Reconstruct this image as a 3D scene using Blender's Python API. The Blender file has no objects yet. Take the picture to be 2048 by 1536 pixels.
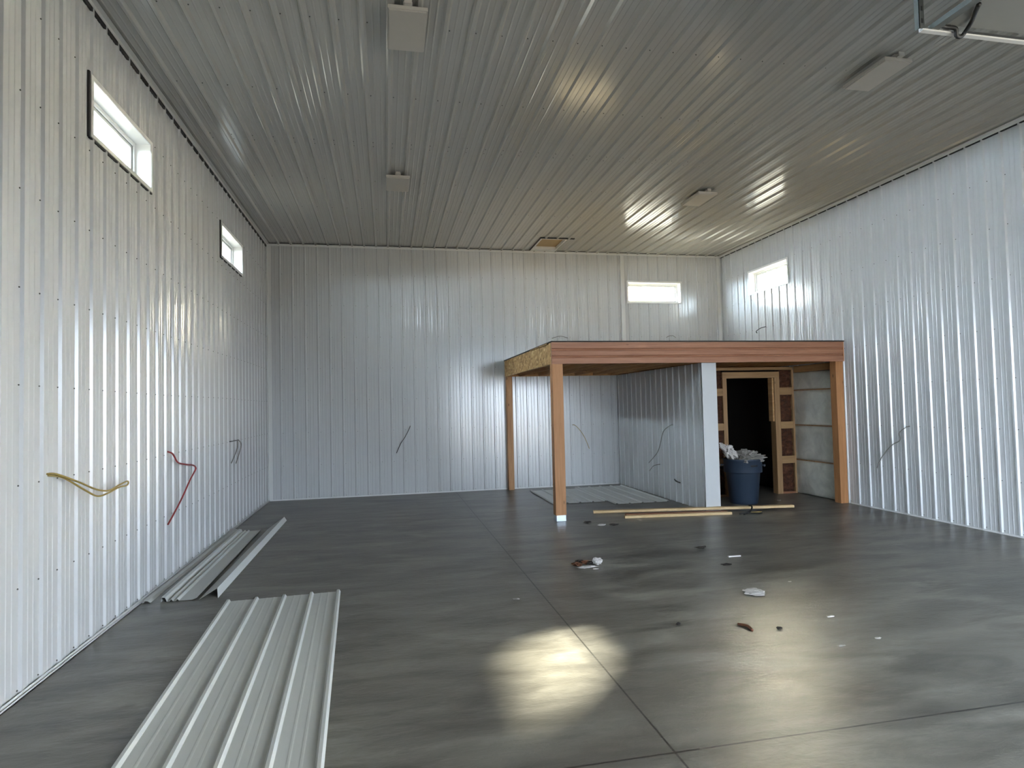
import bpy, bmesh, math, random
from mathutils import Vector, Matrix, noise

S = bpy.context.scene
COL = S.collection
random.seed(7)

# ------------------------------------------------------------------ dimensions
W, D, H = 9.486, 12.372, 4.901        # room width, back wall, ceiling
Y0 = -0.75                            # front wall (behind the camera)
PITCH = 0.2286                        # rib spacing of the steel panels
T = 0.17                              # wall thickness

# ------------------------------------------------------------------ camera
yaw, pitch, roll = 0.2016, 0.0358, -0.0231
fwd = Vector((math.sin(yaw)*math.cos(pitch), math.cos(yaw)*math.cos(pitch), math.sin(pitch)))
right = Vector((math.cos(yaw), -math.sin(yaw), 0)); up = right.cross(fwd)
rr = right*math.cos(roll)+up*math.sin(roll); uu = rr.cross(fwd)
cam = bpy.data.cameras.new('camera'); cam_o = bpy.data.objects.new('camera', cam); COL.objects.link(cam_o)
cam.sensor_width = 36; cam.lens = 36*1234.7/2048; cam.clip_start = .05; cam.clip_end = 500
M = Matrix((rr, uu, -fwd)).transposed().to_4x4(); M.translation = Vector((2.2003, 0, 1.6818))
cam_o.matrix_world = M
S.camera = cam_o

# ------------------------------------------------------------------ colour management
vs = S.view_settings
vs.view_transform = 'Standard'; vs.look = 'None'; vs.gamma = 1; vs.use_curve_mapping = False
vs.exposure = 0.0
S.cycles.max_bounces = 10; S.cycles.diffuse_bounces = 7; S.cycles.glossy_bounces = 4
S.cycles.transparent_max_bounces = 8; S.cycles.sample_clamp_indirect = 6
S.cycles.use_denoising = True; S.cycles.caustics_reflective = False; S.cycles.caustics_refractive = False

# ------------------------------------------------------------------ world and sun
SUN_FROM = Vector((6.28, 6.60, 4.05)).normalized()
DIMY = .36
w = bpy.data.worlds.new('sky'); S.world = w; w.use_nodes = True
nt = w.node_tree; nt.nodes.clear()
out = nt.nodes.new('ShaderNodeOutputWorld'); bg = nt.nodes.new('ShaderNodeBackground')
tc = nt.nodes.new('ShaderNodeTexCoord')
dot = nt.nodes.new('ShaderNodeVectorMath'); dot.operation = 'DOT_PRODUCT'
dot.inputs[1].default_value = SUN_FROM
nt.links.new(tc.outputs['Generated'], dot.inputs[0])
rmp = nt.nodes.new('ShaderNodeValToRGB')
e = rmp.color_ramp.elements
e[0].position = 0.0; e[0].color = (0.74, 0.86, 1.0, 1)
e[1].position = 1.0; e[1].color = (12.5, 10.6, 7.8, 1)
for p, c in ((0.45, (0.92, 0.97, 1.0, 1)), (0.72, (1.5, 1.45, 1.35, 1)), (0.92, (7.7, 6.6, 4.9, 1))):
    q = e.new(p); q.color = c
nt.links.new(dot.outputs['Value'], rmp.inputs[0])
sepw = nt.nodes.new('ShaderNodeSeparateXYZ'); nt.links.new(tc.outputs['Generated'], sepw.inputs[0])
el = nt.nodes.new('ShaderNodeMapRange'); nt.links.new(sepw.outputs[2], el.inputs[0])       # brighter towards the horizon
el.inputs[1].default_value = .05; el.inputs[2].default_value = .7; el.inputs[3].default_value = 1.9; el.inputs[4].default_value = .7
fy = nt.nodes.new('ShaderNodeMapRange'); nt.links.new(sepw.outputs[1], fy.inputs[0])       # sky dimmed towards the front to cut the light through the door
fy.inputs[1].default_value = -.95; fy.inputs[2].default_value = -.1; fy.inputs[3].default_value = DIMY; fy.inputs[4].default_value = 1
ml = nt.nodes.new('ShaderNodeMath'); ml.operation = 'MULTIPLY'; nt.links.new(el.outputs[0], ml.inputs[0]); nt.links.new(fy.outputs[0], ml.inputs[1])
fx = nt.nodes.new('ShaderNodeMapRange'); nt.links.new(sepw.outputs[0], fx.inputs[0])       # sky brightened on the left, added to push light through those windows
fx.inputs[1].default_value = -.9; fx.inputs[2].default_value = -.35; fx.inputs[3].default_value = 3.6; fx.inputs[4].default_value = 1
ml2 = nt.nodes.new('ShaderNodeMath'); ml2.operation = 'MULTIPLY'; nt.links.new(ml.outputs[0], ml2.inputs[0]); nt.links.new(fx.outputs[0], ml2.inputs[1])
vm = nt.nodes.new('ShaderNodeVectorMath'); vm.operation = 'SCALE'
nt.links.new(rmp.outputs[0], vm.inputs[0]); nt.links.new(ml2.outputs[0], vm.inputs['Scale'])
nt.links.new(vm.outputs[0], bg.inputs[0]); bg.inputs[1].default_value = 30.0
nt.links.new(bg.outputs[0], out.inputs[0])

sl = bpy.data.lights.new('sun', 'SUN'); sl.energy = 85.0; sl.color = (1.0, .9, .72); sl.angle = math.radians(2.2)
so = bpy.data.objects.new('sun', sl); COL.objects.link(so)
so.rotation_euler = (-SUN_FROM).to_track_quat('-Z', 'Y').to_euler(); so.location = (20, 30, 20)

# ------------------------------------------------------------------ materials
def srgb(r, g, b):
    return tuple(((c/255)/12.92 if c/255 <= .04045 else ((c/255+.055)/1.055)**2.4) for c in (r, g, b))+(1,)
class NT:
    def __init__(s, name):
        s.m = bpy.data.materials.new(name); s.m.use_nodes = True
        s.t = s.m.node_tree; s.b = s.t.nodes['Principled BSDF']; s.co = None
    def n(s, typ, **kw):
        x = s.t.nodes.new(typ)
        for k, v in kw.items():
            if k.startswith('i_'): x.inputs[k[2:].replace('_', ' ')].default_value = v
            else: setattr(x, k, v)
        return x
    def l(s, a, b): s.t.links.new(a, b)
    def coord(s, scale=(1, 1, 1), rot=(0, 0, 0)):
        if not s.co: s.co = s.n('ShaderNodeNewGeometry')
        mp = s.n('ShaderNodeMapping'); mp.inputs['Scale'].default_value = scale; mp.inputs['Rotation'].default_value = rot
        s.l(s.co.outputs['Position'], mp.inputs[0]); return mp.outputs[0]
    def noise(s, scale, detail=4, rough=.55, sc=(1, 1, 1), rot=(0, 0, 0), dist=0):
        x = s.n('ShaderNodeTexNoise'); x.inputs['Scale'].default_value = scale; x.inputs['Detail'].default_value = detail
        x.inputs['Roughness'].default_value = rough; x.inputs['Distortion'].default_value = dist
        s.l(s.coord(sc, rot), x.inputs['Vector']); return x.outputs['Fac']
    def ramp(s, fac, stops):
        x = s.n('ShaderNodeValToRGB'); el = x.color_ramp.elements
        el[0].position, el[0].color = stops[0]; el[1].position, el[1].color = stops[-1]
        for p, c in stops[1:-1]: q = el.new(p); q.color = c
        s.l(fac, x.inputs[0]); return x.outputs[0]
    def mix(s, fac, a, b, mode='MIX'):
        x = s.n('ShaderNodeMix', data_type='RGBA', blend_type=mode)
        for sock, v in ((x.inputs[0], fac), (x.inputs[6], a), (x.inputs[7], b)):
            if hasattr(v, 'is_output') : s.l(v, sock)
            else: sock.default_value = v
        return x.outputs[2]
    def mr(s, fac, a, b, lo=0, hi=1):
        x = s.n('ShaderNodeMapRange'); s.l(fac, x.inputs[0])
        x.inputs[1].default_value = lo; x.inputs[2].default_value = hi; x.inputs[3].default_value = a; x.inputs[4].default_value = b
        return x.outputs[0]
    def bump(s, h, strength, dist=.01):
        x = s.n('ShaderNodeBump'); x.inputs['Strength'].default_value = strength; x.inputs['Distance'].default_value = dist
        s.l(h, x.inputs['Height']); s.l(x.outputs[0], s.b.inputs['Normal'])
    def base(s, c):
        if hasattr(c, 'is_output'): s.l(c, s.b.inputs['Base Color'])
        else: s.b.inputs['Base Color'].default_value = c
        return s
    def rough(s, r):
        if hasattr(r, 'is_output'): s.l(r, s.b.inputs['Roughness'])
        else: s.b.inputs['Roughness'].default_value = r
        return s
def simple(name, c, rough=.5, var=.08, scale=8, metal=0, bump=0, spec=.5):
    k = NT(name); c = tuple(c)+(1,) if max(c) <= 1 else srgb(*c)
    f = k.noise(scale, 4)
    k.base(k.mix(f, tuple(x*(1-var) for x in c[:3])+(1,), tuple(min(1, x*(1+var)) for x in c[:3])+(1,)))
    k.rough(rough); k.b.inputs['Metallic'].default_value = metal; k.b.inputs['Specular IOR Level'].default_value = spec
    if bump: k.bump(k.noise(scale*6, 3), bump)
    return k.m
def steel(name, c, rough):
    k = NT(name)
    k.base(k.mix(k.noise(.8, 3), tuple(x*.97 for x in c)+(1,), c+(1,)))
    k.rough(rough)
    k.b.inputs['Specular IOR Level'].default_value = .75
    k.bump(k.noise(.9, 0, .3), .10, .010)
    return k.m
M_STEEL = steel('painted_steel_white', (.645, .655, .665), .19)
M_CEIL = steel('painted_steel_ceiling', (.50, .50, .475), .17)
M_SHEET = steel('painted_steel_loose', (.72, .74, .71), .30)
M_TRIM = simple('white_trim', (.76, .765, .76), .38, .03)
M_DOORP = simple('door_panel_grey', (.22, .222, .21), .5, .05)
M_VINYL = simple('white_vinyl', (.84, .84, .83), .35, .02)
M_SCREW = simple('screw_head', (70, 70, 66), .5, .1)
M_FIXT = simple('fixture_white', (.58, .555, .51), .45, .03)
M_GREY = simple('dark_gasket', (40, 42, 44), .6, .1)
M_GALV = simple('galvanised', (190, 200, 210), .4, .15, 60, .6)
M_UPR = simple('dull_zinc', (96, 100, 98), .5, .15, 60, .3)
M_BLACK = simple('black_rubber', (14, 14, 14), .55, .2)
M_PAPER = simple('white_paper', (205, 200, 196), .8, .12, 40, bump=.3)
M_PAPERG = simple('grey_plastic_rubbish', (150, 146, 140), .6, .3, 30, bump=.3)
M_LEAF = simple('brown_scrap', (96, 58, 36), .8, .4, 60)
M_DARKB = simple('dark_crumb', (38, 32, 28), .8, .3, 60)
M_BAG = simple('blue_grey_plastic', (42, 54, 70), .5, .12, 5)
M_YEL = simple('tan_cable', (150, 128, 66), .5, .15, 50)
M_RED = simple('red_cable', (140, 42, 44), .5, .15, 50)
M_GREYC = simple('grey_cable', (120, 118, 112), .5, .15, 50)
M_DKC = simple('dark_cable', (58, 56, 54), .5, .15, 50)
M_PLY = simple('hatch_plywood', (176, 152, 112), .6, .1, 6)
M_SOFF = simple('soffit', (.72, .73, .72), .6, .03)
M_GRAVEL = simple('gravel_ground', (.10, .096, .088), .9, .3, 3)

def wood(name, c1, c2, axis, rough=.6, knots=True):
    k = NT(name); c1 = srgb(*c1); c2 = srgb(*c2)
    sc = [22, 22, 22]; sc['xyz'.index(axis)] = 1.1
    f = k.noise(1.0, 6, .62, tuple(sc), dist=.6)
    g = k.noise(1.0, 3, .6, tuple(x*4 for x in sc))
    col = k.mix(k.mr(f, 0, 1, .3, .7), c1, c2)
    col = k.mix(k.mr(g, 0, .35, .4, .8), col, tuple(x*.7 for x in c1[:3])+(1,))
    if knots:
        v = k.n('ShaderNodeTexVoronoi'); s2 = [3.2]*3; s2['xyz'.index(axis)] = 1.3
        k.l(k.coord(tuple(s2)), v.inputs['Vector']); v.inputs['Scale'].default_value = 1.6
        kn = k.mr(v.outputs['Distance'], 1, 0, .03, .085)
        col = k.mix(kn, col, tuple(x*.35 for x in c1[:3])+(1,))
    k.base(col); k.rough(rough); k.bump(g, .15, .002)
    return k.m
M_BEAM = wood('stained_fir_beam', (146, 100, 76), (176, 128, 100), 'x')
M_POST = wood('fir_post', (160, 110, 66), (188, 136, 92), 'z')
M_POST2 = wood('pale_fir_post', (160, 112, 72), (192, 148, 104), 'z')
M_JOIST = wood('joist_lumber', (165, 122, 80), (205, 164, 116), 'y', .8)
M_STUD = wood('stud_lumber', (140, 106, 72), (172, 138, 98), 'z')
M_STUDH = wood('blocking_lumber', (140, 106, 70), (172, 138, 96), 'x')
M_PINE = wood('pale_pine_board', (196, 164, 116), (226, 198, 152), 'x', .6, False)
M_BRNB = wood('brown_board', (120, 76, 52), (150, 104, 74), 'x', .7, False)

def m_osb():
    k = NT('oriented_strand_board')
    v = k.n('ShaderNodeTexVoronoi'); v.inputs['Scale'].default_value = 1.0
    k.l(k.coord((30, 17, 26), (.5, .2, .3)), v.inputs['Vector'])
    col = k.ramp(v.outputs['Color'], [(0, srgb(126, 92, 50)), (.4, srgb(176, 136, 84)), (.75, srgb(196, 158, 104)), (1, srgb(228, 200, 150))])
    k.base(col); k.rough(.7); k.bump(v.outputs['Distance'], .3, .003); return k.m
M_OSB = m_osb()
M_DECK = simple('deck_sheathing', (206, 184, 146), .7, .12, 5)
def m_insul():
    k = NT('brown_fibre_insulation')
    f = k.noise(6, 6, .75, (1, 1, 1.8), dist=1.5)
    k.base(k.ramp(f, [(.30, srgb(34, 16, 8)), (.5, srgb(72, 40, 22)), (.62, srgb(96, 58, 36)), (.74, srgb(150, 112, 88))])); k.rough(.95)
    k.bump(f, 1, .03); return k.m
M_INS = m_insul()
def m_poly():
    k = NT('vapour_barrier_film')
    f = k.noise(3.5, 5, .6, (1, 1, 1), dist=.7)
    k.base(k.ramp(f, [(.3, srgb(196, 196, 186)), (.7, srgb(232, 232, 222))])); k.rough(.45)
    k.bump(k.noise(9, 4, .6, (1, 1, .5), dist=1.2), .5, .02); return k.m
M_POLY = m_poly()
def m_concrete():
    k = NT('polished_concrete')
    big = k.noise(.55, 4, .5, dist=.4)
    smear = k.noise(1.0, 5, .58, (1.0, 2.9, 1), (0, 0, .30), dist=.5)
    smear2 = k.noise(1.0, 6, .62, (1.3, 4.6, 1), (0, 0, -.22), dist=.5)
    fine = k.noise(26, 5, .65)
    col = k.ramp(smear, [(.34, (.075, .069, .056, 1)), (.45, (.135, .127, .107, 1)), (.55, (.185, .175, .149, 1)), (.68, (.27, .257, .22, 1))])
    col = k.mix(k.mr(smear2, .75, 0, .34, .50), col, (.062, .058, .048, 1))
    col = k.mix(k.mr(big, 0, .45, .40, .68), col, (.165, .150, .125, 1))
    col = k.mix(k.mr(fine, .16, 0, .25, .75), col, (.09, .085, .075, 1))
    # sawn control joints: one along the room, one across
    sep = k.n('ShaderNodeSeparateXYZ'); k.l(k.co.outputs['Position'], sep.inputs[0])
    wob = k.noise(1.7, 2)
    def joint(sock, at, wd):
        a = k.n('ShaderNodeMath', operation='SUBTRACT'); k.l(sock, a.inputs[0]); a.inputs[1].default_value = at
        b = k.n('ShaderNodeMath', operation='ABSOLUTE'); k.l(a.outputs[0], b.inputs[0])
        return k.mr(b.outputs[0], 1, 0, wd*.5, wd)
    j = k.n('ShaderNodeMath', operation='MAXIMUM'); k.l(joint(sep.outputs[0], 3.535, .0075), j.inputs[0]); k.l(joint(sep.outputs[1], 2.82, .0075), j.inputs[1])
    jh = k.n('ShaderNodeMath', operation='MAXIMUM'); k.l(joint(sep.outputs[0], 3.535, .10), jh.inputs[0]); k.l(joint(sep.outputs[1], 2.82, .10), jh.inputs[1])
    hal = k.n('ShaderNodeMath', operation='MULTIPLY'); k.l(jh.outputs[0], hal.inputs[0]); k.l(k.mr(wob, .1, .5), hal.inputs[1])
    col = k.mix(hal.outputs[0], col, (.085, .083, .074, 1))
    col = k.mix(j.outputs[0], col, (.022, .02, .017, 1))
    k.base(col)
    k.rough(k.mr(smear, .33, .38, .35, .65)); k.b.inputs['Specular IOR Level'].default_value = .5
    rip = k.noise(1.0, 4, .6, (7, 19, 1), (0, 0, .5), dist=1.0)
    add = k.n('ShaderNodeMath', operation='ADD'); k.l(rip, add.inputs[0]); k.l(k.mr(fine, 0, .25), add.inputs[1])
    k.bump(add.outputs[0], .45, .008)
    return k.m
M_CONC = m_concrete()
def m_glass():
    k = NT('window_glass'); t = k.t
    tr = k.n('ShaderNodeBsdfTransparent'); tr.inputs[0].default_value = (.93, .96, .95, 1)
    gl = k.n('ShaderNodeBsdfGlossy'); gl.inputs['Roughness'].default_value = .02
    mx = k.n('ShaderNodeMixShader'); fr = k.n('ShaderNodeLayerWeight'); fr.inputs[0].default_value = .35
    pw = k.n('ShaderNodeMath', operation='POWER'); k.l(fr.outputs['Facing'], pw.inputs[0]); pw.inputs[1].default_value = 4
    k.l(k.mr(pw.outputs[0], .03, .55), mx.inputs[0]); k.l(tr.outputs[0], mx.inputs[1]); k.l(gl.outputs[0], mx.inputs[2])
    k.l(mx.outputs[0], t.nodes['Material Output'].inputs[0]); return k.m
M_GLASS = m_glass()

# ------------------------------------------------------------------ mesh helpers
def obj(name, bm, mats, parent=None, smooth=False, recalc=True):
    if recalc: bmesh.ops.recalc_face_normals(bm, faces=bm.faces)
    me = bpy.data.meshes.new(name); bm.to_mesh(me); bm.free()
    for m in (mats if isinstance(mats, (list, tuple)) else [mats]): me.materials.append(m)
    if smooth:
        for p in me.polygons: p.use_smooth = True
    o = bpy.data.objects.new(name, me); COL.objects.link(o)
    if parent: o.parent = parent; o.matrix_parent_inverse = parent.matrix_world.inverted()
    return o
def thing(name, label, cat, loc=(0, 0, 0), group=None):
    o = bpy.data.objects.new(name, None); COL.objects.link(o); o.location = loc
    o.matrix_world = Matrix.Translation(loc)
    o['label'] = label; o['category'] = cat; o.empty_display_size = .1
    if group: o['group'] = group
    return o
def tag(o, label, cat, group=None):
    o['label'] = label; o['category'] = cat
    if group: o['group'] = group
    return o
def struct(o): o['kind'] = 'structure'; return o
def box(bm, x0, x1, y0, y1, z0, z1, mi=0, mp=None):
    vs_ = [Vector((x, y, z)) for x in (x0, x1) for y in (y0, y1) for z in (z0, z1)]
    if mp: vs_ = [mp(*v) for v in vs_]
    v = [bm.verts.new(p) for p in vs_]
    for f in ((0, 1, 3, 2), (4, 6, 7, 5), (0, 4, 5, 1), (2, 3, 7, 6), (0, 2, 6, 4), (1, 5, 7, 3)):
        bm.faces.new([v[i] for i in f]).material_index = mi
def bevbox(x0, x1, y0, y1, z0, z1, b=.004):
    bm = bmesh.new(); box(bm, x0, x1, y0, y1, z0, z1)
    bmesh.ops.recalc_face_normals(bm, faces=bm.faces)
    bmesh.ops.bevel(bm, geom=bm.edges[:], offset=b, segments=2, affect='EDGES', profile=.7)
    return bm
def extrude_profile(bm, pts, a, b, mp, closed=True, mi=0):
    """pts: list of (u,v) cross-section; swept from a to b; mp(u,v,t)->Vector"""
    r0 = [bm.verts.new(mp(u, v, a)) for u, v in pts]; r1 = [bm.verts.new(mp(u, v, b)) for u, v in pts]
    n = len(pts)
    for i in range(n if closed else n-1):
        j = (i+1) % n
        bm.faces.new((r0[i], r0[j], r1[j], r1[i])).material_index = mi
    if closed:
        bm.faces.new(r0[::-1]).material_index = mi; bm.faces.new(r1).material_index = mi
def tube(pts, r, sub=6, seg=8):
    """smooth tube through points (Catmull-Rom)"""
    P = [Vector(p) for p in pts]; Q = []
    for i in range(len(P)-1):
        p0 = P[max(i-1, 0)]; p1 = P[i]; p2 = P[i+1]; p3 = P[min(i+2, len(P)-1)]
        for k in range(sub):
            t = k/sub
            Q.append(.5*((2*p1)+(p2-p0)*t+(2*p0-5*p1+4*p2-p3)*t*t+(3*p1-p0-3*p2+p3)*t**3))
    Q.append(P[-1])
    bm = bmesh.new(); rings = []; nrm = None
    for i, q in enumerate(Q):
        t = (Q[min(i+1, len(Q)-1)]-Q[max(i-1, 0)]).normalized()
        if nrm is None: nrm = t.orthogonal().normalized()
        nrm = (nrm-t*nrm.dot(t)).normalized(); bn = t.cross(nrm)
        rings.append([bm.verts.new(q+(nrm*math.cos(a)+bn*math.sin(a))*r) for a in (2*math.pi*s/seg for s in range(seg))])
    for a, b in zip(rings, rings[1:]):
        for s in range(seg): bm.faces.new((a[s], a[(s+1) % seg], b[(s+1) % seg], b[s]))
    bm.faces.new(rings[0][::-1]); bm.faces.new(rings[-1]); return bm
def lathe(bm, prof, c, seg=40, mi=0):
    rings = []
    for r, z in prof: rings.append([bm.verts.new((c[0]+r*math.cos(2*math.pi*s/seg), c[1]+r*math.sin(2*math.pi*s/seg), c[2]+z)) for s in range(seg)])
    for a, b in zip(rings, rings[1:]):
        for s in range(seg): bm.faces.new((a[s], a[(s+1) % seg], b[(s+1) % seg], b[s])).material_index = mi
    return rings
def crumple(loc, size, seed=0, amp=.35, sub=3, freq=2.2):
    bm = bmesh.new(); bmesh.ops.create_icosphere(bm, subdivisions=sub, radius=1)
    lo = 9
    for v in bm.verts:
        d = v.co.copy()
        n = noise.noise(d*freq+Vector((seed*7.1, 3, seed)))+.6*noise.noise(d*freq*2.7+Vector((seed, 9, 1)))+.35*noise.noise(d*freq*6+Vector((2, seed, 5)))
        v.co = d*(1+amp*n*1.6)
        v.co = Vector((v.co.x*size[0], v.co.y*size[1], v.co.z*size[2])); lo = min(lo, v.co.z)
    for v in bm.verts: v.co += Vector(loc)+Vector((0, 0, -lo))
    return bm

# ---- ribbed steel sheet -------------------------------------------------------
def rib_profile(u0, u1, phase, rh=.0185, pitch=PITCH, hb=.022, ht=.010):
    pts = []
    k0 = int(math.floor((u0-phase)/pitch))-1; k1 = int(math.ceil((u1-phase)/pitch))+1
    for k in range(k0, k1+1):
        c = phase+k*pitch
        pts += [(c-hb, 0), (c-ht, rh), (c+ht, rh), (c+hb, 0)]
        for m in (.085, .1436):
            pts += [(c+m-.010, 0), (c+m-.004, .003), (c+m+.004, .003), (c+m+.010, 0)]
    def h_at(u):
        for (a, ha), (b, hb) in zip(pts, pts[1:]):
            if a <= u <= b: return ha+(hb-ha)*(u-a)/(b-a) if b > a else ha
        return 0
    return [(u0, h_at(u0))]+[p for p in pts if u0 < p[0] < u1]+[(u1, h_at(u1))], h_at
def ribbed(bm, u0, u1, v0, v1, phase, mp, holes=(), mi=0, **kw):
    """mp(u, h, v) -> Vector; holes: (u0,u1,v0,v1)"""
    prof, h_at = rib_profile(u0, u1, phase, **kw)
    us = {round(u, 5): h for u, h in prof}
    for a in holes:
        for u in a[:2]:
            if u0 < u < u1: us[round(u, 5)] = h_at(u)
    us = sorted(us.items()); vv = sorted({v0, v1}|{x for a in holes for x in a[2:] if v0 < x < v1})
    G = [[bm.verts.new(mp(u, h, v)) for v in vv] for u, h in us]
    for i in range(len(us)-1):
        um = (us[i][0]+us[i+1][0])/2
        for j in range(len(vv)-1):
            vm = (vv[j]+vv[j+1])/2
            if any(a[0] < um < a[1] and a[2] < vm < a[3] for a in holes): continue
            bm.faces.new((G[i][j], G[i+1][j], G[i+1][j+1], G[i][j+1])).material_index = mi
def plate(bm, u0, u1, v0, v1, d0, d1, mp, holes=(), mi=0):
    us = sorted({u0, u1}|{x for a in holes for x in a[:2]}); vv = sorted({v0, v1}|{x for a in holes for x in a[2:]})
    for i in range(len(us)-1):
        for j in range(len(vv)-1):
            um = (us[i]+us[i+1])/2; vm = (vv[j]+vv[j+1])/2
            if any(a[0] < um < a[1] and a[2] < vm < a[3] for a in holes): continue
            vs_ = [mp(u, d, v) for u in (us[i], us[i+1]) for d in (d0, d1) for v in (vv[j], vv[j+1])]
            v = [bm.verts.new(p) for p in vs_]
            for f in ((0, 1, 3, 2), (4, 6, 7, 5), (0, 4, 5, 1), (2, 3, 7, 6), (0, 2, 6, 4), (1, 5, 7, 3)):
                bm.faces.new([v[q] for q in f]).material_index = mi
def screws(bm, u0, u1, vs_, phase, mp, holes=(), mi=1, du=-.033, r=.0055):
    k = int(math.ceil((u0-phase)/PITCH))
    while phase+k*PITCH+du < u1:
        u = phase+k*PITCH+du; k += 1
        if u < u0: continue
        for v in vs_:
            if any(a[0]-.03 < u < a[1]+.03 and a[2]-.03 < v < a[3]+.03 for a in holes): continue
            jv = v+.004*math.sin(k*12.9+v*7)
            b0 = [bm.verts.new(mp(u+r*math.cos(a), .0005, jv+r*math.sin(a))) for a in (math.pi/3*q for q in range(6))]
            b1 = [bm.verts.new(mp(u+r*.8*math.cos(a), .006, jv+r*.8*math.sin(a))) for a in (math.pi/3*q for q in range(6))]
            bm.faces.new(b1).material_index = mi
            for q in range(6): bm.faces.new((b0[q], b0[(q+1) % 6], b1[(q+1) % 6], b1[q])).material_index = mi

mp_left = lambda u, h, v: Vector((h, u, v))
mp_back = lambda u, h, v: Vector((u, D-h, v))
mp_right = lambda u, h, v: Vector((W-h, u, v))
mp_front = lambda u, h, v: Vector((u, Y0+h, v))
mp_ceil = lambda u, h, v: Vector((u, v, H-h))
ROWS = [.04, .65, 1.266, 1.878, 2.487, 3.10, 3.712, 4.314]

WZ0, WZ1 = 3.84, 4.285
WIN = {'left': [(5.215, 6.435), (9.03, 10.27), (1.40, 2.62)], 'back': [(7.298, 8.525)], 'right': [(10.03, 11.265)]}  # third left window is out of view, added for its light
HATCH = (5.16, 5.69, 11.38, 12.29)
DOOR = (5.10, 9.15, 0.0, 3.30)                       # unseen open overhead door behind the camera, added and sized for its light
hl = [(a, b, WZ0, WZ1) for a, b in WIN['left']]; hb = [(a, b, WZ0, WZ1) for a, b in WIN['back']]
hr = [(a, b, WZ0, WZ1) for a, b in WIN['right']]

# ------------------------------------------------------------------ large structure
bm = bmesh.new(); box(bm, -T, W+T, Y0-T, D+T, -.2, 0); struct(obj('floor', bm, M_CONC))
bm = bmesh.new(); box(bm, -60, 70, -60, 80, -.5, -.25); struct(obj('ground', bm, M_GRAVEL))

bm = bmesh.new(); ribbed(bm, Y0, D, 0, H, 4.3267, mp_left, hl); plate(bm, Y0-T, D+T, -.2, H+.2, -T, -T+.04, mp_left, hl)
screws(bm, Y0, D, ROWS, 4.3267, mp_left, hl); struct(obj('wall_left', bm, [M_STEEL, M_SCREW], recalc=False))
bm = bmesh.new(); ribbed(bm, 0, W, 0, H, .2439, mp_back, hb); plate(bm, -T, W+T, -.2, H+.2, -T, -T+.04, mp_back, hb)
screws(bm, .05, 7.05, ROWS, .2439, mp_back, hb, du=.033); screws(bm, 7.3, W, ROWS[5:], .2439, mp_back, hb, du=.033)
struct(obj('wall_back', bm, [M_STEEL, M_SCREW], recalc=False))
bay = (8.86, D, 0, 2.285)                            # right wall is not sheeted under the loft
bm = bmesh.new(); ribbed(bm, Y0, D, 0, H, 11.4657-60*PITCH, mp_right, hr+[bay]); plate(bm, Y0-T, D+T, -.2, H+.2, -T, -T+.04, mp_right, hr)
screws(bm, Y0, D, ROWS, 11.4657-60*PITCH, mp_right, hr+[bay]); struct(obj('wall_right', bm, [M_STEEL, M_SCREW], recalc=False))
bm = bmesh.new(); ribbed(bm, 0, W, 0, H, .2439, mp_front, [DOOR]); plate(bm, -T, W+T, -.2, H+.2, -T, -T+.04, mp_front, [DOOR[:2]+(-.25, DOOR[3])])
struct(obj('wall_front', bm, [M_STEEL, M_SCREW], recalc=False))
bm = bmesh.new(); RK = dict(rh=.024, hb=.031, ht=.013)
ribbed(bm, 0, W, Y0, 7.60, 1.1377, mp_ceil, [], **RK)
ribbed(bm, 0, W, 7.56, D, 1.1377, lambda u, h, v: Vector((u, v, H-h-.0015)), [HATCH], **RK)
plate(bm, -T, W+T, Y0-T, D+T, -.2, -.16, mp_ceil)
screws(bm, 0, W, [-.3, .9, 2.1, 3.9, 5.15, 6.376, 7.52, 7.64, 8.8, 10.05, 11.25], 1.1377, mp_ceil, [HATCH], du=.042, r=.006)
struct(obj('ceiling', bm, [M_CEIL, M_SCREW], recalc=False))

# trims in the corners and along the floor
n = [0]
def trim(bm, mat=M_TRIM):
    n[0] += 1; return struct(obj('trim_%d' % n[0], bm, mat))
# black strips stand in for gap shade behind the trims under the ceiling
bm = bmesh.new(); box(bm, .019, .021, Y0, D, H-.055, H-.018); box(bm, .019, .06, Y0, D, H-.0205, H-.0185); box(bm, .0005, .0165, Y0, D, H-.085, H-.02, 1); trim(bm, [M_TRIM, M_BLACK])
bm = bmesh.new(); box(bm, 0, W, D-.021, D-.019, H-.055, H-.018); box(bm, .02, W-.02, D-.06, D-.019, H-.0205, H-.0185); box(bm, 0, W, D-.04, D-.02, H-.018, H-.003, 1); trim(bm, [M_TRIM, M_BLACK])
bm = bmesh.new(); box(bm, W-.021, W-.019, Y0, D, H-.055, H-.018); box(bm, W-.06, W-.019, Y0, D, H-.0205, H-.0185); box(bm, W-.0165, W-.0005, Y0, D, H-.068, H-.02, 1); trim(bm, [M_TRIM, M_BLACK])
bm = bmesh.new(); box(bm, .019, .0205, D-.07, D-.019, 0, H-.06); box(bm, .019, .09, D-.0205, D-.019, 0, H-.06); trim(bm)
bm = bmesh.new(); box(bm, W-.0205, W-.019, D-.07, D-.019, 2.64, H-.06); box(bm, W-.09, W-.019, D-.0205, D-.019, 2.64, H-.06); trim(bm)
bm = bmesh.new(); box(bm, 7.135, 7.16, D-.045, D-.0, 2.62, H-.06); box(bm, 7.16, 7.225, D-.028, D-.018, 2.62, H-.06); trim(bm)
def base_strip(name, bm): struct(obj(name, bm, M_TRIM))
bm = bmesh.new(); box(bm, .0, .034, Y0, D, 0.0, .005); box(bm, .030, .034, Y0, D, 0, .016); box(bm, .0185, .020, Y0, D, .0, .03); base_strip('baseboard_left', bm)
bm = bmesh.new(); box(bm, .035, 6.98, D-.024, D-.018, 0, .022); base_strip('baseboard_back', bm)
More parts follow.
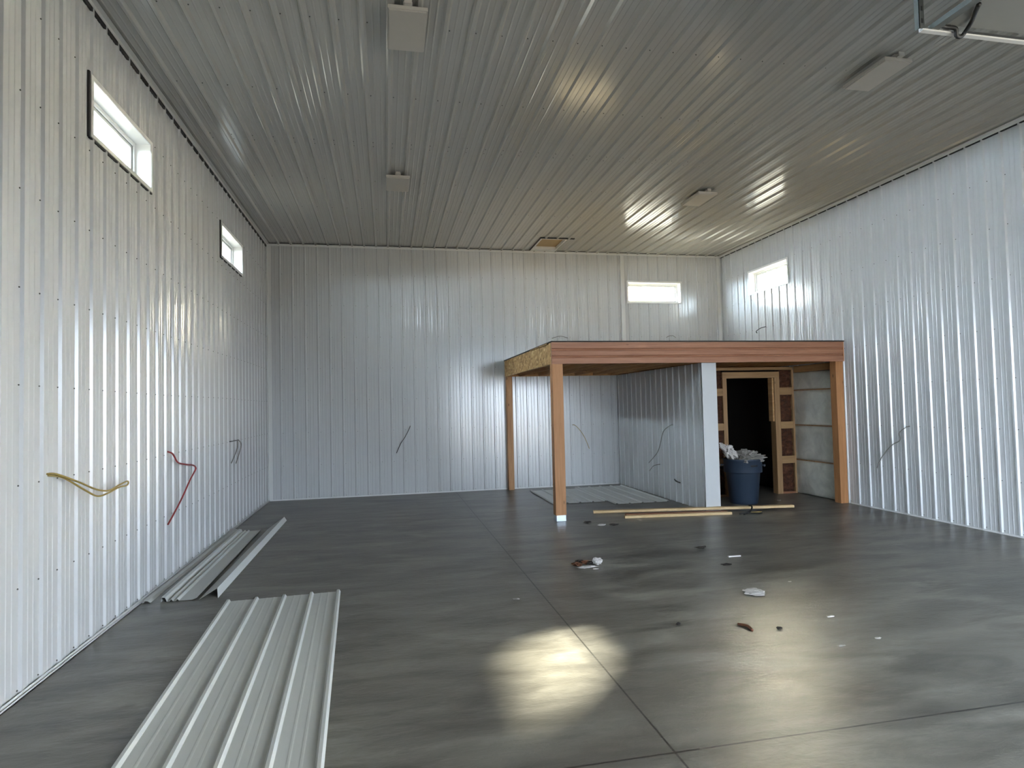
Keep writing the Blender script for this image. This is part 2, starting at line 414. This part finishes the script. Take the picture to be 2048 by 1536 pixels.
bm = bmesh.new(); box(bm, W-.024, W-.018, Y0, 8.66, 0, .022); base_strip('baseboard_right', bm)

# ------------------------------------------------------------------ windows
def window(i, mp, u0, u1):
    z0, z1 = WZ0, WZ1
    g = bpy.data.objects.new('window_%d' % i, None); COL.objects.link(g); struct(g)
    g.location = mp((u0+u1)/2, 0, z0); bpy.context.view_layer.update()
    bm = bmesh.new(); t = .012
    plate(bm, u0, u1, z0, z1, -T, .022, mp, [(u0+t, u1-t, z0+t, z1-t)])                  # reveal box
    plate(bm, u0-.022, u1+.022, z0-.022, z1+.022, .018, .024, mp, [(u0+t, u1-t, z0+t, z1-t)])  # flange
    obj('casing', bm, M_VINYL, g)
    bm = bmesh.new(); a = t
    plate(bm, u0+a, u1-a, z0+a, z1-a, -T, -T+.055, mp, [(u0+a+.035, u1-a-.035, z0+a+.035, z1-a-.035)])
    fr = obj('frame', bm, M_VINYL, g)
    bm = bmesh.new(); a = t+.035
    plate(bm, u0+a, u1-a, z0+a, z1-a, -T+.006, -T+.036, mp, [(u0+a+.028, u1-a-.028, z0+a+.028, z1-a-.028)])
    obj('sash', bm, M_VINYL, g)
    bm = bmesh.new(); a = t+.033
    plate(bm, u0+a, u1-a, z0+a, z1-a, -T+.038, -T+.041, mp, [(u0+a+.004, u1-a-.004, z0+a+.004, z1-a-.004)])
    obj('gasket', bm, M_GREY, g)
    if mp is mp_left:                                   # black strips stand in for shade in the gap by the flange
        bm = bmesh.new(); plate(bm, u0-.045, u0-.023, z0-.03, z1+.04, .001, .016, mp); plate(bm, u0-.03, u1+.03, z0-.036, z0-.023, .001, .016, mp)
        obj('gap_shade', bm, M_BLACK, g)
    bm = bmesh.new(); a = t+.06
    plate(bm, u0+a, u1-a, z0+a, z1-a, -T+.018, -T+.022, mp)
    obj('pane', bm, M_GLASS, g)
i = 1
for wall, mp in (('left', mp_left), ('back', mp_back), ('right', mp_right)):
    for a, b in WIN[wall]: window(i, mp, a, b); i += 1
# eave soffit outside the left wall, seen up through the near window
bm = bmesh.new(); box(bm, -.62, -T-.005, Y0-1, D+1, 4.72, 4.74); box(bm, -.64, -.62, Y0-1, D+1, 4.66, 4.86)
for k in range(60): box(bm, -.34, -.28, 3.0+k*.16, 3.09+k*.16, 4.714, 4.721, 1)
trim(bm, [M_SOFF, M_GREY])

# ------------------------------------------------------------------ open overhead door above the camera, its unseen opening added for the light
K = .806                                             # hanger points are measured at z 4.25 and stand nearer
def hp_(x, y, z): return (2.2+(x-2.2)*K, y*K, 1.682+(z-1.682)*K)
dg = bpy.data.objects.new('door_1', None); COL.objects.link(dg); struct(dg); dg.location = ((DOOR[0]+DOOR[1])/2, Y0, 0); bpy.context.view_layer.update()
DY, DZ = 2.82, 3.735
for k in range(5):
    y1 = DY-k*.62; bm = bevbox(DOOR[0]+.17, DOOR[1]-.05, y1-.615, y1, DZ+.02, DZ+.065, .008)
    obj('door_panel', bm, M_DOORP, dg)
for x in (DOOR[0]+.13, DOOR[1]-.01):
    bm = bmesh.new(); box(bm, x-.024, x+.024, Y0+.3, DY+.02, DZ-.01, DZ-.005); box(bm, x-.024, x-.021, Y0+.3, DY+.02, DZ-.005, DZ+.018)
    obj('track', bm, M_UPR, dg)
bm = bmesh.new(); plate(bm, DOOR[0]-.05, DOOR[1]+.05, -.0, DOOR[3]+.05, -T, .022, mp_front, [(DOOR[0], DOOR[1], -.01, DOOR[3])]); obj('door_frame', bm, M_TRIM, dg)
hx, hy, hz = hp_(5.87, 3.52, 4.23)
hg = thing('track_hanger', 'white strut with black strap hook hanging from the ceiling, top right corner', 'hanger', (hx, hy, hz))
bm = bmesh.new(); box(bm, hx-.012, hx+.02, hy, hy+.003, hz, H-.017); box(bm, hx-.012, hx-.009, hy, hy+.032, hz, H-.017)
for k in range(14): box(bm, hx-.002, hx+.010, hy-.002, hy+.0005, hz+.03+k*.07, hz+.055+k*.07, 1)
obj('upright', bm, [M_UPR, M_GREY], hg)
bx, by, bz = hp_(6.0, 3.50, 4.205)
bm = bmesh.new(); box(bm, hx-.008, 9.2, by, by+.028, bz, bz+.009); box(bm, hx-.008, 9.2, by+.022, by+.028, bz+.009, bz+.026); obj('crossbar', bm, M_TRIM, hg)
bm = bmesh.new(); box(bm, hp_(6.22, 0, 0)[0], 9.2, by+.006, by+.0215, bz+.0095, bz+.028); obj('recess_strip', bm, M_GREY, hg)  # dark strip in the recess above the crossbar
P = [hp_(5.94, 3.495, 4.248), hp_(5.99, 3.495, 4.243), hp_(6.05, 3.49, 4.236), (5.344, 2.80, 3.728), (5.36, 2.81, 3.697), (5.385, 2.81, 3.692), (5.405, 2.80, 3.712), (5.39, 2.745, 3.738), (5.34, 2.68, 3.738), (5.287, 2.61, 3.738)]
bm = tube(P, .0115); obj('strap', bm, M_BLACK, hg, True)
bm = tube([hp_(6.05, 3.49, 4.245), hp_(6.10, 3.492, 4.272), hp_(6.19, 3.50, 4.35)], .005); obj('brace', bm, M_UPR, hg, True)

# ------------------------------------------------------------------ ceiling lights
def ceiling_light(cx, y0, y1, wd, label):
    t = thing('ceiling_light', label, 'ceiling light', (cx, y0, 4.80), 'flat white ceiling lights')
    obj('housing', bevbox(cx-wd/2, cx+wd/2, y0, y1, 4.812, 4.842, .006), M_FIXT, t)
    obj('diffuser', bevbox(cx-wd/2+.012, cx+wd/2-.012, y0+.012, y1-.012, 4.802, 4.813, .003), M_FIXT, t)
    for y in (y0+.005, y1-.065):
        bm = bmesh.new(); box(bm, cx-.036, cx+.036, y, y+.055, 4.842, 4.876); obj('bracket', bm, M_FIXT, t)
    bm = bmesh.new(); box(bm, cx-.03, cx+.03, y0-.035, y0+.03, 4.838, 4.845); box(bm, cx-.03, cx+.03, y0-.037, y0-.032, 4.838, 4.876); obj('clip', bm, M_FIXT, t)
    return t
ceiling_light(2.415, 4.79, 5.36, .315, 'flat white ceiling light nearest the camera, at the top left')
ceiling_light(2.405, 8.38, 8.92, .315, 'flat white ceiling light in the left row, farther one near the middle of the ceiling')
ceiling_light(6.925, 4.79, 5.33, .30, 'flat white ceiling light at the right near the hanging door track')
ceiling_light(7.00, 8.40, 8.96, .315, 'flat white ceiling light at the right in the bright glare above the loft')

# ------------------------------------------------------------------ attic hatch
a = thing('attic_hatch', 'tan plywood attic hatch with pale trim in the ceiling against the back wall', 'hatch', (5.42, 11.83, H))
x0, x1, y0, y1 = HATCH
bm = bmesh.new()
mpc = mp_ceil
plate(bm, x0, x1, y0, y1, -.05, .022, mpc, [(x0+.03, x1-.03, y0+.03, y1-.16)]); obj('hatch_frame', bm, M_TRIM, a)
bm = bmesh.new(); box(bm, x0-.02, x0, y0-.03, y1, H-.021, H+.02); box(bm, x0-.02, x1+.13, y0-.045, y0, H-.021, H+.02); obj('gap_seal', bm, M_GREY, a)
bm = bmesh.new(); box(bm, x0+.03, x1-.03, y0+.03, y1-.16, H+.03, H+.045); obj('hatch_panel', bm, M_PLY, a)
bm = bmesh.new(); box(bm, x0+.01, x1-.01, y1-.075, y1-.065, H-.027, H-.02); obj('batten', bm, M_TRIM, a)

# ------------------------------------------------------------------ partition under the loft
PX0, PX1, PY = 6.99, 7.235, 8.765
mp_part = lambda u, h, v: Vector((PX0+.017-h, u, v))
bm = bmesh.new(); ribbed(bm, PY+.02, D, 0, 2.285, 8.864-PITCH*10, mp_part); box(bm, PX0+.018, PX1, PY+.01, D-.002, 0, 2.283)
box(bm, PX0-.002, PX1+.003, PY, PY+.012, 0, 2.284); box(bm, PX0-.002, PX0+.002, PY, PY+.055, 0, 2.284)
struct(obj('wall_partition', bm, M_STEEL))

# ------------------------------------------------------------------ loft platform
LX0, LX1, LY0, LZ0, LZ1 = 4.575, 9.44, 8.67, 2.283, 2.598
loft = thing('loft_platform', 'timber storage loft on posts with a reddish front beam and chipboard side', 'loft', (7, 10.5, 0))
def beam_bm():
    bm = bmesh.new(); pts = [(0, LZ0)]; hb_ = (LZ1-LZ0)/3
    for k in range(3):
        z = LZ0+k*hb_
        if k: pts += [(.016, z-.014), (.022, z), (.016, z+.010), (0, z+.018)]
        pts += [(0, z+hb_*.45), (0, z+hb_-.022)]
    pts[-1] = (0, LZ1); pts += [(.045, LZ1), (.045, LZ0)]
    extrude_profile(bm, pts, LX0, LX1, lambda u, v, t: Vector((t, LY0+u, v)))
    return bm
obj('front_beam', beam_bm(), M_BEAM, loft)
bm = bevbox(LX0, LX0+.03, LY0+.046, D-.035, LZ0, LZ1, .002); obj('side_panel', bm, M_OSB, loft)
bm = bevbox(LX0+.031, LX0+.07, LY0+.046, D-.035, LZ0+.004, LZ1-.01, .002); obj('joist', bm, M_JOIST, loft)
x = 4.88
while x < 9.3:
    obj('joist', bevbox(x, x+.038, LY0+.046, D-.06, LZ0+.004, LZ1-.002, .002), M_JOIST, loft); x += .392
obj('ledger', bevbox(LX0+.07, W-.03, D-.059, D-.021, LZ0+.0, LZ1-.002, .002), M_JOIST, loft)
bm = bmesh.new(); box(bm, LX0+.002, 9.462, LY0+.002, D-.021, LZ1, LZ1+.019); obj('deck', bm, M_DECK, loft)
M_EDGE = simple('dark_deck_edge', (26, 22, 20), .7)
bm = bmesh.new(); box(bm, LX0-.006, 9.462, LY0-.007, LY0+.001, LZ1+.001, LZ1+.02); box(bm, LX0-.006, LX0+.001, LY0-.007, D-.021, LZ1+.001, LZ1+.02); obj('edge_strip', bm, M_EDGE, loft)
bm = bevbox(LX0-.022, LX0+.0, LY0+.2, LY0+1.3, LZ1-.012, LZ1+.004, .002); obj('strip', bm, M_OSB, loft)
def post(name_mat, x0, x1, y0, y1, z0, z1):
    p = obj('post', bevbox(x0, x1, y0, y1, z0, z1, .006), name_mat, loft); return p
p = post(M_POST, 4.577, 4.735, 8.672, 8.81, .085, LZ0-.001)
bm = bmesh.new(); plate(bm, 4.585, 4.728, 8.68, 8.80, 0, .087, lambda u, h, v: Vector((u, h, v)), []) if False else None
bm = bevbox(4.586, 4.729, 8.676, 8.80, 0, .088, .004); obj('post_base', bm, M_GALV, p)
post(M_POST2, 4.585, 4.70, 12.20, 12.345, 0.0, LZ0-.001)
p = post(M_POST, 9.325, 9.462, 8.716, 8.855, 0.0, LZ1-.003)
# sawn end of the front beam laps the right post
bm = bevbox(9.441, 9.462, 8.68, 8.7155, LZ0, LZ1-.003, .003); obj('cleat', bm, M_POST, p)

# ------------------------------------------------------------------ framed doorway in the store under the loft
FY = 9.95
fw_ = thing('stud_wall', 'unfinished timber stud wall with dark doorway and brown insulation under the loft', 'wall framing', (8.5, FY, 0))
def fb(name, x0, x1, z0, z1, m, y0=FY, y1=FY+.14): return obj(name, bevbox(x0, x1, y0, y1, z0, z1, .003), m, fw_)
fb('jamb', 8.035, 8.112, 0, 2.084, M_STUD); fb('jamb', 9.055, 9.16, 0, 2.084, M_STUD)
fb('header', 8.035, 9.16, 2.085, 2.195, M_STUDH)
fb('top_plate', 7.24, 9.44, 2.225, 2.277, M_STUDH)
bm = bevbox(9.02, 9.054, FY+.02, FY+.14, 1.30, 2.084, .003); obj('door_stop', bm, M_JOIST, fw_)
fb('corner_stud', 9.41, 9.447, 0, 2.224, M_STUD)
fb('stud', 7.60, 7.64, 0, 2.224, M_STUD, FY+.002)
fb('bottom_plate', 7.24, 8.034, 0, .038, M_STUDH); fb('bottom_plate', 9.161, 9.409, 0, .038, M_BRNB)
for z0, z1 in ((1.775, 1.905), (1.165, 1.29), (.54, .672)):
    fb('blocking', 9.161, 9.409, z0, z1, M_STUDH); fb('blocking', 7.641, 8.034, z0, z1, M_STUDH); fb('blocking', 7.24, 7.599, z0, z1, M_STUDH)
def batt(x0, x1, z0, z1, sd):
    bm = bmesh.new(); nx, nz = 10, 16
    G = [[bm.verts.new((x0+(x1-x0)*i/nx, FY+.045+.03*noise.noise(Vector((i*.5+sd, j*.5, sd)))+.012*noise.noise(Vector((i*1.7, j*1.9, sd))), z0+(z1-z0)*j/nz)) for j in range(nz+1)] for i in range(nx+1)]
    for i_ in range(nx):
        for j in range(nz): bm.faces.new((G[i_][j], G[i_+1][j], G[i_+1][j+1], G[i_][j+1]))
    r = [v for v in G[0]]+[G[i_][nz] for i_ in range(1, nx)]+[v for v in reversed(G[nx])]+[G[i_][0] for i_ in range(nx-1, 0, -1)]
    b = [bm.verts.new((v.co.x, FY+.135, v.co.z)) for v in r]
    for k in range(len(r)): bm.faces.new((r[k], r[(k+1) % len(r)], b[(k+1) % len(r)], b[k]))
    bm.faces.new(b)
    obj('insulation_batt', bm, M_INS, fw_, True)
zz = [(.038, .54), (.672, 1.165), (1.29, 1.775), (1.905, 2.224)]
for q, (z0, z1) in enumerate(zz):
    batt(9.161, 9.409, z0, z1, q*3.1); batt(7.641, 8.034, z0, z1, q*2.3+9); batt(7.24, 7.599, z0, z1, q*1.7+5)

# dark boards added to deepen the shade of the store room behind the doorway
M_DARK = simple('store_shade_dark', (34, 30, 27), .9, .2, 5)
M_DARK2 = simple('store_shade_grey', (74, 74, 72), .8, .2, 5)
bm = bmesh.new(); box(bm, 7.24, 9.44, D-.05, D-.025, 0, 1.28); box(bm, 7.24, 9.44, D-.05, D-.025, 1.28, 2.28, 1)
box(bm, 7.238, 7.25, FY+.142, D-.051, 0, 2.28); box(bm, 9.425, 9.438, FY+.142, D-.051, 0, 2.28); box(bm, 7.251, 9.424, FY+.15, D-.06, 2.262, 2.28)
struct(obj('wall_store_shade', bm, [M_DARK, M_DARK2]))

# right wall bay without sheeting: film over insulation between girts
ib = thing('insulated_wall_bay', 'bare wall bay with grey white vapour film beside the right post', 'wall insulation', (9.47, 9.4, 0))
gz = [0, .605, 1.225, 1.85, 2.175]
for q in range(4):
    z0, z1 = gz[q]+.012, gz[q+1]-.012
    bm = bmesh.new(); ny, nz = 40, 14; ya, yb = 8.858, D-.025
    def dd(s, t, y):
        bulge = (1-(2*t-1)**4)*.022*(.7+.6*noise.noise(Vector((y*1.2, q*5.0, 0))))
        return 9.452-bulge+.006*noise.noise(Vector((y*6, t*4, q)))
    G = [[bm.verts.new((dd(0, j/nz, ya+(yb-ya)*i_/ny) if ya+(yb-ya)*i_/ny < 9.93 or ya+(yb-ya)*i_/ny > 10.1 else 9.452, ya+(yb-ya)*i_/ny, z0+(z1-z0)*j/nz+(.01*math.sin(i_*.35+q*2) if 0 < j < nz else 0))) for j in range(nz+1)] for i_ in range(ny+1)]
    for i_ in range(ny):
        for j in range(nz): bm.faces.new((G[i_][j], G[i_+1][j], G[i_+1][j+1], G[i_][j+1]))
    geo = bm.faces[:]
    ret = bmesh.ops.extrude_face_region(bm, geom=geo)
    for v in ret['geom']:
        if isinstance(v, bmesh.types.BMVert): v.co.x = 9.475
    obj('vapour_film', bm, M_POLY, ib, True)
for z in gz[1:4]:
    obj('girt', bevbox(9.447, 9.48, 8.858, D-.03, z-.011, z+.011, .003), M_STUDH, ib)
obj('top_girt', bevbox(9.445, 9.483, 8.86, 9.94, 2.17, 2.282, .003), M_JOIST, ib)

# ------------------------------------------------------------------ rubbish bin
cx, cy = 7.965, 9.30
t = thing('rubbish_bin', 'round blue-grey plastic rubbish bin overflowing with white wrapping in the loft doorway', 'rubbish bin', (cx, cy, 0))
bm = bmesh.new()
lathe(bm, [(.0, .0), (.215, 0), (.222, .012), (.268, .50), (.272, .505), (.298, .51), (.302, .52), (.300, .69), (.312, .70), (.314, .725), (.306, .732), (.298, .722), (.290, .60), (.262, .5), (.21, .02), (0, .02)], (cx, cy, 0), 48)
bmesh.ops.remove_doubles(bm, verts=bm.verts, dist=.0005)
obj('bin_body', bm, M_BAG, t, True)
for ang in (-.68, -3.62):
    bm = bmesh.new(); ca, sa = math.cos(ang), math.sin(ang)
    def hp(u, v, tt): return Vector((cx+ca*(.296+v)-sa*tt, cy+sa*(.296+v)+ca*tt, .655+u))
    extrude_profile(bm, [(-.02, 0), (-.02, .045), (-.045, .05), (-.045, .038), (-.032, .03), (-.032, 0)], -.075, .075, hp); obj('handle', bm, M_BAG, t)
sp = -1.50
bm = bmesh.new(); 
for k in range(9):
    a0 = sp-.02+k*.045-.18; ra = .302
    vsx = [bm.verts.new((cx+math.cos(a)*r_, cy+math.sin(a)*r_, z)) for a in (a0, a0+.045) for r_ in (ra-.004, ra+.003) for z in (.615, .64)]
    for f in ((0, 1, 3, 2), (4, 6, 7, 5), (0, 4, 5, 1), (2, 3, 7, 6), (0, 2, 6, 4), (1, 5, 7, 3)): bm.faces.new([vsx[q] for q in f])
obj('grip_slot', bm, M_BLACK, t)
tag(obj('crumpled_wrapping', crumple((cx+.02, cy-.02, .62), (.25, .24, .10), 3, .34, 5), M_PAPERG, None), 'crumpled grey plastic wrapping heaped inside the blue bin', 'rubbish')
bm = crumple((cx-.215, cy-.10, .715), (.10, .09, .11), 5, .4, 4)
for v in bm.verts:
    k = (v.co.z-.715); v.co.x -= k*.55
tag(obj('wrapping_roll', bm, M_PAPER), 'white crumpled film roll sticking up at left rim of bin', 'rubbish')

# ------------------------------------------------------------------ loose steel sheets
def loose_sheet(name, cx_, y0, y1, width, rot, z, label, pitch=PITCH, grp=None, mat=None):
    nr = 4; prof = []; w2 = nr*pitch/2
    for k in range(nr+1):
        c = -w2+k*pitch
        prof += [(c-.022, 0), (c-.009, .019), (c+.009, .019), (c+.022, 0)]
        if k < nr:
            for m in (.37, .63):
                prof += [(c+m*pitch-.011, 0), (c+m*pitch-.004, .0014), (c+m*pitch+.004, .0014), (c+m*pitch+.011, 0)]
    prof2 = prof+[(u, h-.0012) for u, h in reversed(prof)]
    bm = bmesh.new(); L = y1-y0; ca, sa = math.cos(rot), math.sin(rot)
    extrude_profile(bm, prof2, -L/2, L/2, lambda u, v, tt: Vector((cx_+ca*u-sa*tt, (y0+y1)/2+sa*u+ca*tt, z+.0013+v)))
    return tag(obj(name, bm, mat or M_SHEET), label, 'steel sheet', grp)
loose_sheet('steel_sheet', 1.345, 2.35, 5.99, .95, .044, 0, 'large pale ribbed steel sheet lying in the left foreground', .236)
loose_sheet('steel_sheet', 5.42, 10.16, 11.90, .93, .0, .008, 'ribbed steel sheet on the floor behind the front post, left of two', grp='sheets under the loft')
loose_sheet('steel_sheet', 6.41, 9.80, 12.00, .93, -.01, .008, 'ribbed steel sheet on the floor against the partition, right of two', grp='sheets under the loft')

# trim offcuts by the left wall
def strip(name, pts, y0, y1, label, shift=(0, 0), mat=M_SHEET, mitre=0):
    bm = bmesh.new(); th = .0012
    lo = [(u, v-th) for u, v in reversed(pts)]; allp = pts+lo
    L = y1-y0
    um = max(u for u, v in pts)
    def mpp(u, v, tt): return Vector((u+shift[0]*tt+shift[1]*(1-tt), y0+L*tt+(mitre*(um-u) if tt > .5 else 0), v+th+.0002))
    extrude_profile(bm, allp, 0, 1, mpp)
    return tag(obj(name, bm, mat), label, 'steel trim', 'steel trim offcuts by the left wall')
strip('trim_offcut', [(.045, .0), (.048, .022), (.085, .016), (.11, .0)], 6.12, 9.5, 'narrow flat steel strip lying tight against the left wall', (.0, .0))
strip('trim_offcut', [(.20, .0), (.205, .045), (.235, .040), (.25, .005), (.275, .005), (.285, .025), (.30, .005), (.325, .005), (.335, .025), (.35, .005), (.46, .006), (.50, .02)], 6.10, 9.35, 'fluted steel channel offcut, middle strip beside the left wall', (-.06, .0))
strip('trim_offcut', [(.515, .0), (.64, .058), (.675, .0)], 6.10, 9.45, 'folded steel angle with a pointed far end, outermost strip from the left wall', (-.005, .0), mitre=-0)
# pointed far end of the angle
o = bpy.data.objects['trim_offcut.002']
for v in o.data.vertices:
    if v.co.y > 9 and v.co.x > .63: v.co.y += .65
    if v.co.y < 6.3 and .6 < v.co.x < .66: v.co.y += .12

# ------------------------------------------------------------------ boards in front of the loft
def board(name, p0, p1, wd, th, z0, z1, mat, label, grp='loose boards before the loft'):
    a, b = Vector(p0), Vector(p1); L = (b-a).length; d = (b-a)/L; nn = Vector((-d.y, d.x, 0))
    bm = bmesh.new()
    box(bm, 0, L, 0, wd, 0, th); bmesh.ops.recalc_face_normals(bm, faces=bm.faces)
    bmesh.ops.bevel(bm, geom=bm.edges[:], offset=.003, segments=1, affect='EDGES')
    for v in bm.verts:
        x_, y_, z_ = v.co; v.co = a+d*x_+nn*y_+Vector((0, 0, z_+z0+(z1-z0)*x_/L))
    return tag(obj(name, bm, mat), label, 'board', grp)
board('timber_board', (5.303, 9.141, 0), (8.25, 8.40, 0), .089, .038, .0, .043, M_PINE, 'longest pale pine board, farthest back of the loose boards before the loft')
board('timber_board', (5.60, 8.597, 0), (7.20, 8.385, 0), .05, .038, .0, .0, M_PINE, 'short pale pine board lying nearest the camera before the loft')
board('timber_board', (5.66, 8.70, 0), (7.18, 8.47, 0), .089, .040, .0, .0, M_BRNB, 'brown weathered board between the two pale boards before the loft')
t = thing('strap_clamp', 'small black strap bundle lying over the board ends before the loft', 'strap', (7.45, 8.40, 0))
obj('strap', tube([(7.30, 8.36, .012), (7.42, 8.33, .03), (7.50, 8.37, .05), (7.58, 8.47, .088), (7.63, 8.62, .075)], .012), M_BLACK, t, True)
obj('strap', tube([(7.34, 8.30, .010), (7.45, 8.36, .012), (7.58, 8.30, .012), (7.66, 8.34, .010)], .010), M_BLACK, t, True)
obj('buckle', bevbox(7.50, 7.68, 8.37, 8.41, .0, .022, .004), M_YEL, t)

# ------------------------------------------------------------------ cables coming out of the walls
def cable(name, pts, r, mat, label, cat='cable'):
    return tag(obj(name, tube(pts, r), mat, None, True), label, cat)
cable('electrical_cable', [(.0, 4.62, 1.305), (.05, 4.64, 1.30), (.12, 4.80, 1.222), (.13, 5.02, 1.147), (.13, 5.227, 1.113), (.13, 5.404, 1.132), (.13, 5.56, 1.145), (.13, 5.585, 1.125), (.13, 5.54, 1.112), (.14, 5.38, 1.118), (.14, 5.18, 1.098), (.13, 5.03, 1.098), (.12, 4.85, 1.17), (.06, 4.70, 1.27), (.0, 4.63, 1.295)], .0065, M_YEL, 'tan cable bent into a long loop, sticking out of the left wall')
cable('electrical_cable', [(.0, 6.90, 1.300), (.05, 6.88, 1.283), (.06, 6.92, 1.251), (.06, 7.043, 1.174), (.06, 7.305, 1.130), (.06, 7.56, 1.099), (.065, 7.64, 1.06), (.06, 7.60, 1.02), (.06, 7.442, .947), (.06, 7.134, .771), (.06, 6.736, .587)], .0085, M_RED, 'red cable hanging crooked down the left wall')
t = thing('cable_stubs', 'pair of short grey cables hanging from a slot far along the left wall', 'cable', (.02, 9.6, 1.27))
bm = bmesh.new(); box(bm, .0, .022, 9.45, 9.95, 1.262, 1.275); obj('slot', bm, M_DKC, t)
obj('wire', tube([(.02, 9.84, 1.265), (.035, 9.80, 1.20), (.035, 9.67, 1.09), (.035, 9.41, .965)], .007), M_GREYC, t, True)
obj('wire', tube([(.02, 9.93, 1.265), (.035, 10.03, 1.20), (.035, 9.905, 1.08), (.035, 9.69, .94)], .007), M_GREYC, t, True)
cable('electrical_cable', [(2.66, D-.0, 1.335), (2.65, D-.05, 1.318), (2.623, D-.06, 1.258), (2.55, D-.05, 1.12), (2.47, D-.04, 1.00), (2.383, D-.03, .815)], .007, M_DKC, 'thin dark cable hanging on the open back wall')
cable('electrical_cable', [(6.00, D-.0, 1.265), (6.04, D-.05, 1.25), (6.15, D-.06, 1.13), (6.24, D-.06, .98), (6.33, D-.05, .76)], .006, M_YEL, 'thin tan cable hanging on the back wall under the loft')
cable('electrical_cable', [(7.0, 9.80, 1.295), (6.96, 9.83, 1.29), (6.95, 10.09, 1.18), (6.95, 10.22, .98), (6.95, 10.30, .86), (6.95, 10.43, .75), (6.95, 10.75, .575)], .007, M_GREYC, 'long grey cable curving down the ribbed partition under the loft')
cable('electrical_cable', [(7.0, 10.38, .575), (6.96, 10.40, .57), (6.95, 10.56, .53), (6.95, 10.73, .43)], .006, M_GREYC, 'short grey cable stub below the long one on the partition')
bm = tube([(6.99, 9.80, .372), (6.955, 9.70, .365), (6.95, 9.60, .352), (6.95, 9.53, .350)], .012); tag(obj('outlet_stub', bm, M_DKC, None, True), 'small black stub low on the ribbed partition', 'cable')
cable('electrical_cable', [(W, 7.49, 1.265), (W-.05, 7.50, 1.25), (W-.05, 7.62, 1.17), (W-.04, 7.63, 1.06), (W-.04, 7.78, .98), (W-.04, 7.97, .80), (W-.03, 8.09, .62)], .007, M_GREYC, 'thin grey cable hanging on the right wall beside the loft post')
cable('electrical_cable', [(W, 11.07, 3.03), (W-.04, 11.03, 3.06), (W-.06, 10.85, 3.10), (W-.07, 10.67, 3.105)], .008, M_DKC, 'short dark cable curving below the right wall window')
cable('electrical_cable', [(5.60, D, 3.07), (5.66, D-.04, 3.09), (5.78, D-.05, 3.11), (5.93, D-.04, 3.075)], .006, M_GREYC, 'thin wire low on back wall just above the left half of the loft')
cable('electrical_cable', [(8.16, D, 3.09), (8.22, D-.04, 3.12), (8.29, D-.05, 3.12), (8.36, D-.04, 3.08)], .006, M_GREYC, 'short wire stub on back wall below the back window')

# ------------------------------------------------------------------ litter on the floor
t = thing('paper_wad', 'crumpled white paper wad with brown scraps in mid floor', 'litter', (4.24, 6.25, 0))
obj('paper', crumple((4.335, 6.22, 0), (.050, .045, .036), 11, .3), M_PAPER, t)
obj('paper', crumple((4.20, 6.15, 0), (.095, .03, .008), 12, .4), M_PAPER, t)
for k, (x_, y_, s_) in enumerate(((4.11, 6.25, .04), (4.17, 6.32, .045), (4.24, 6.27, .05), (4.28, 6.24, .04), (4.13, 6.20, .03))):
    obj('scrap', crumple((x_, y_, 0), (s_, s_*.7, .016), 20+k, .6), M_DARKB if k % 2 else M_LEAF, t)
tag(obj('paper_scrap', crumple((5.33, 4.93, 0), (.085, .075, .010), 31, .5), M_PAPER), 'flattened crumpled white paper on the right half of floor', 'litter')
tag(obj('white_stick', bevbox(5.79, 5.935, 6.12, 6.145, 0, .012, .002), M_PAPER), 'thin white stick lying behind the flattened paper', 'litter')
def crumb(name, x_, y_, s, m, label, sd, asp=1.8, hh=.35):
    return tag(obj(name, crumple((x_, y_, 0), (s*asp, s, s*hh), sd, .5, 2), m), label, 'litter')
crumb('scrap', 5.717, 6.575, .032, M_DARKB, 'small dark scrap behind the white stick', 41)
crumb('scrap', 5.60, 5.85, .03, M_DARKB, 'dark flat flake between the white stick and the flattened paper', 42, 2, .2)
crumb('paper_scrap', 5.10, 8.21, .028, M_PAPER, 'small white chip on floor right of the front post', 43, 2)
crumb('scrap', 5.26, 8.17, .034, M_DARKB, 'dark crumb right of the white chip by the front post', 44)
crumb('scrap', 4.97, 8.44, .030, M_DARKB, 'dark crumb between the front post and the white chip', 45)
crumb('scrap', 4.339, 4.39, .014, M_DARKB, 'tiny dark pebble at the edge of the sunlit patch', 46, 1.2, .6)
crumb('scrap', 5.0, 4.113, .016, M_BLACK, 'tiny black pebble above the right glare on the floor', 47, 1.3, .6)
tag(obj('stick', tube([(4.76, 4.27, .008), (4.80, 4.21, .012), (4.79, 4.13, .008)], .010), M_LEAF, None, True), 'short brown stick left of the black pebble', 'litter')
crumb('paper_scrap', 5.53, 4.245, .012, M_PAPER, 'narrow white shaving on the right side of the floor', 48, 2.4)
crumb('paper_scrap', 5.54, 3.786, .011, M_PAPER, 'white shaving near the right edge, closest to the camera', 49, 2.2)
crumb('scrap', 5.205, 3.736, .013, M_PAPERG, 'grey shaving beside the right glare', 50, 2.4)
crumb('scrap', 3.276, 5.328, .020, M_PAPERG, 'grey chip left of the long floor joint', 51, 1.6)
crumb('paper_scrap', 8.46, 9.87, .022, M_PAPER, 'white chip on the threshold of the dark doorway', 52, 1.8)
crumb('paper_scrap', 8.61, 9.30, .020, M_PAPERG, 'grey chip on floor right of the bin', 53, 1.8)
crumb('paper_scrap', 4.26, 6.07, .014, M_PAPER, 'small cream chip in front of the paper wad', 54, 2)
crumb('paper_scrap', 5.83, 5.14, .010, M_PAPER, 'tiny white crumb behind the flattened paper', 55, 1.3)
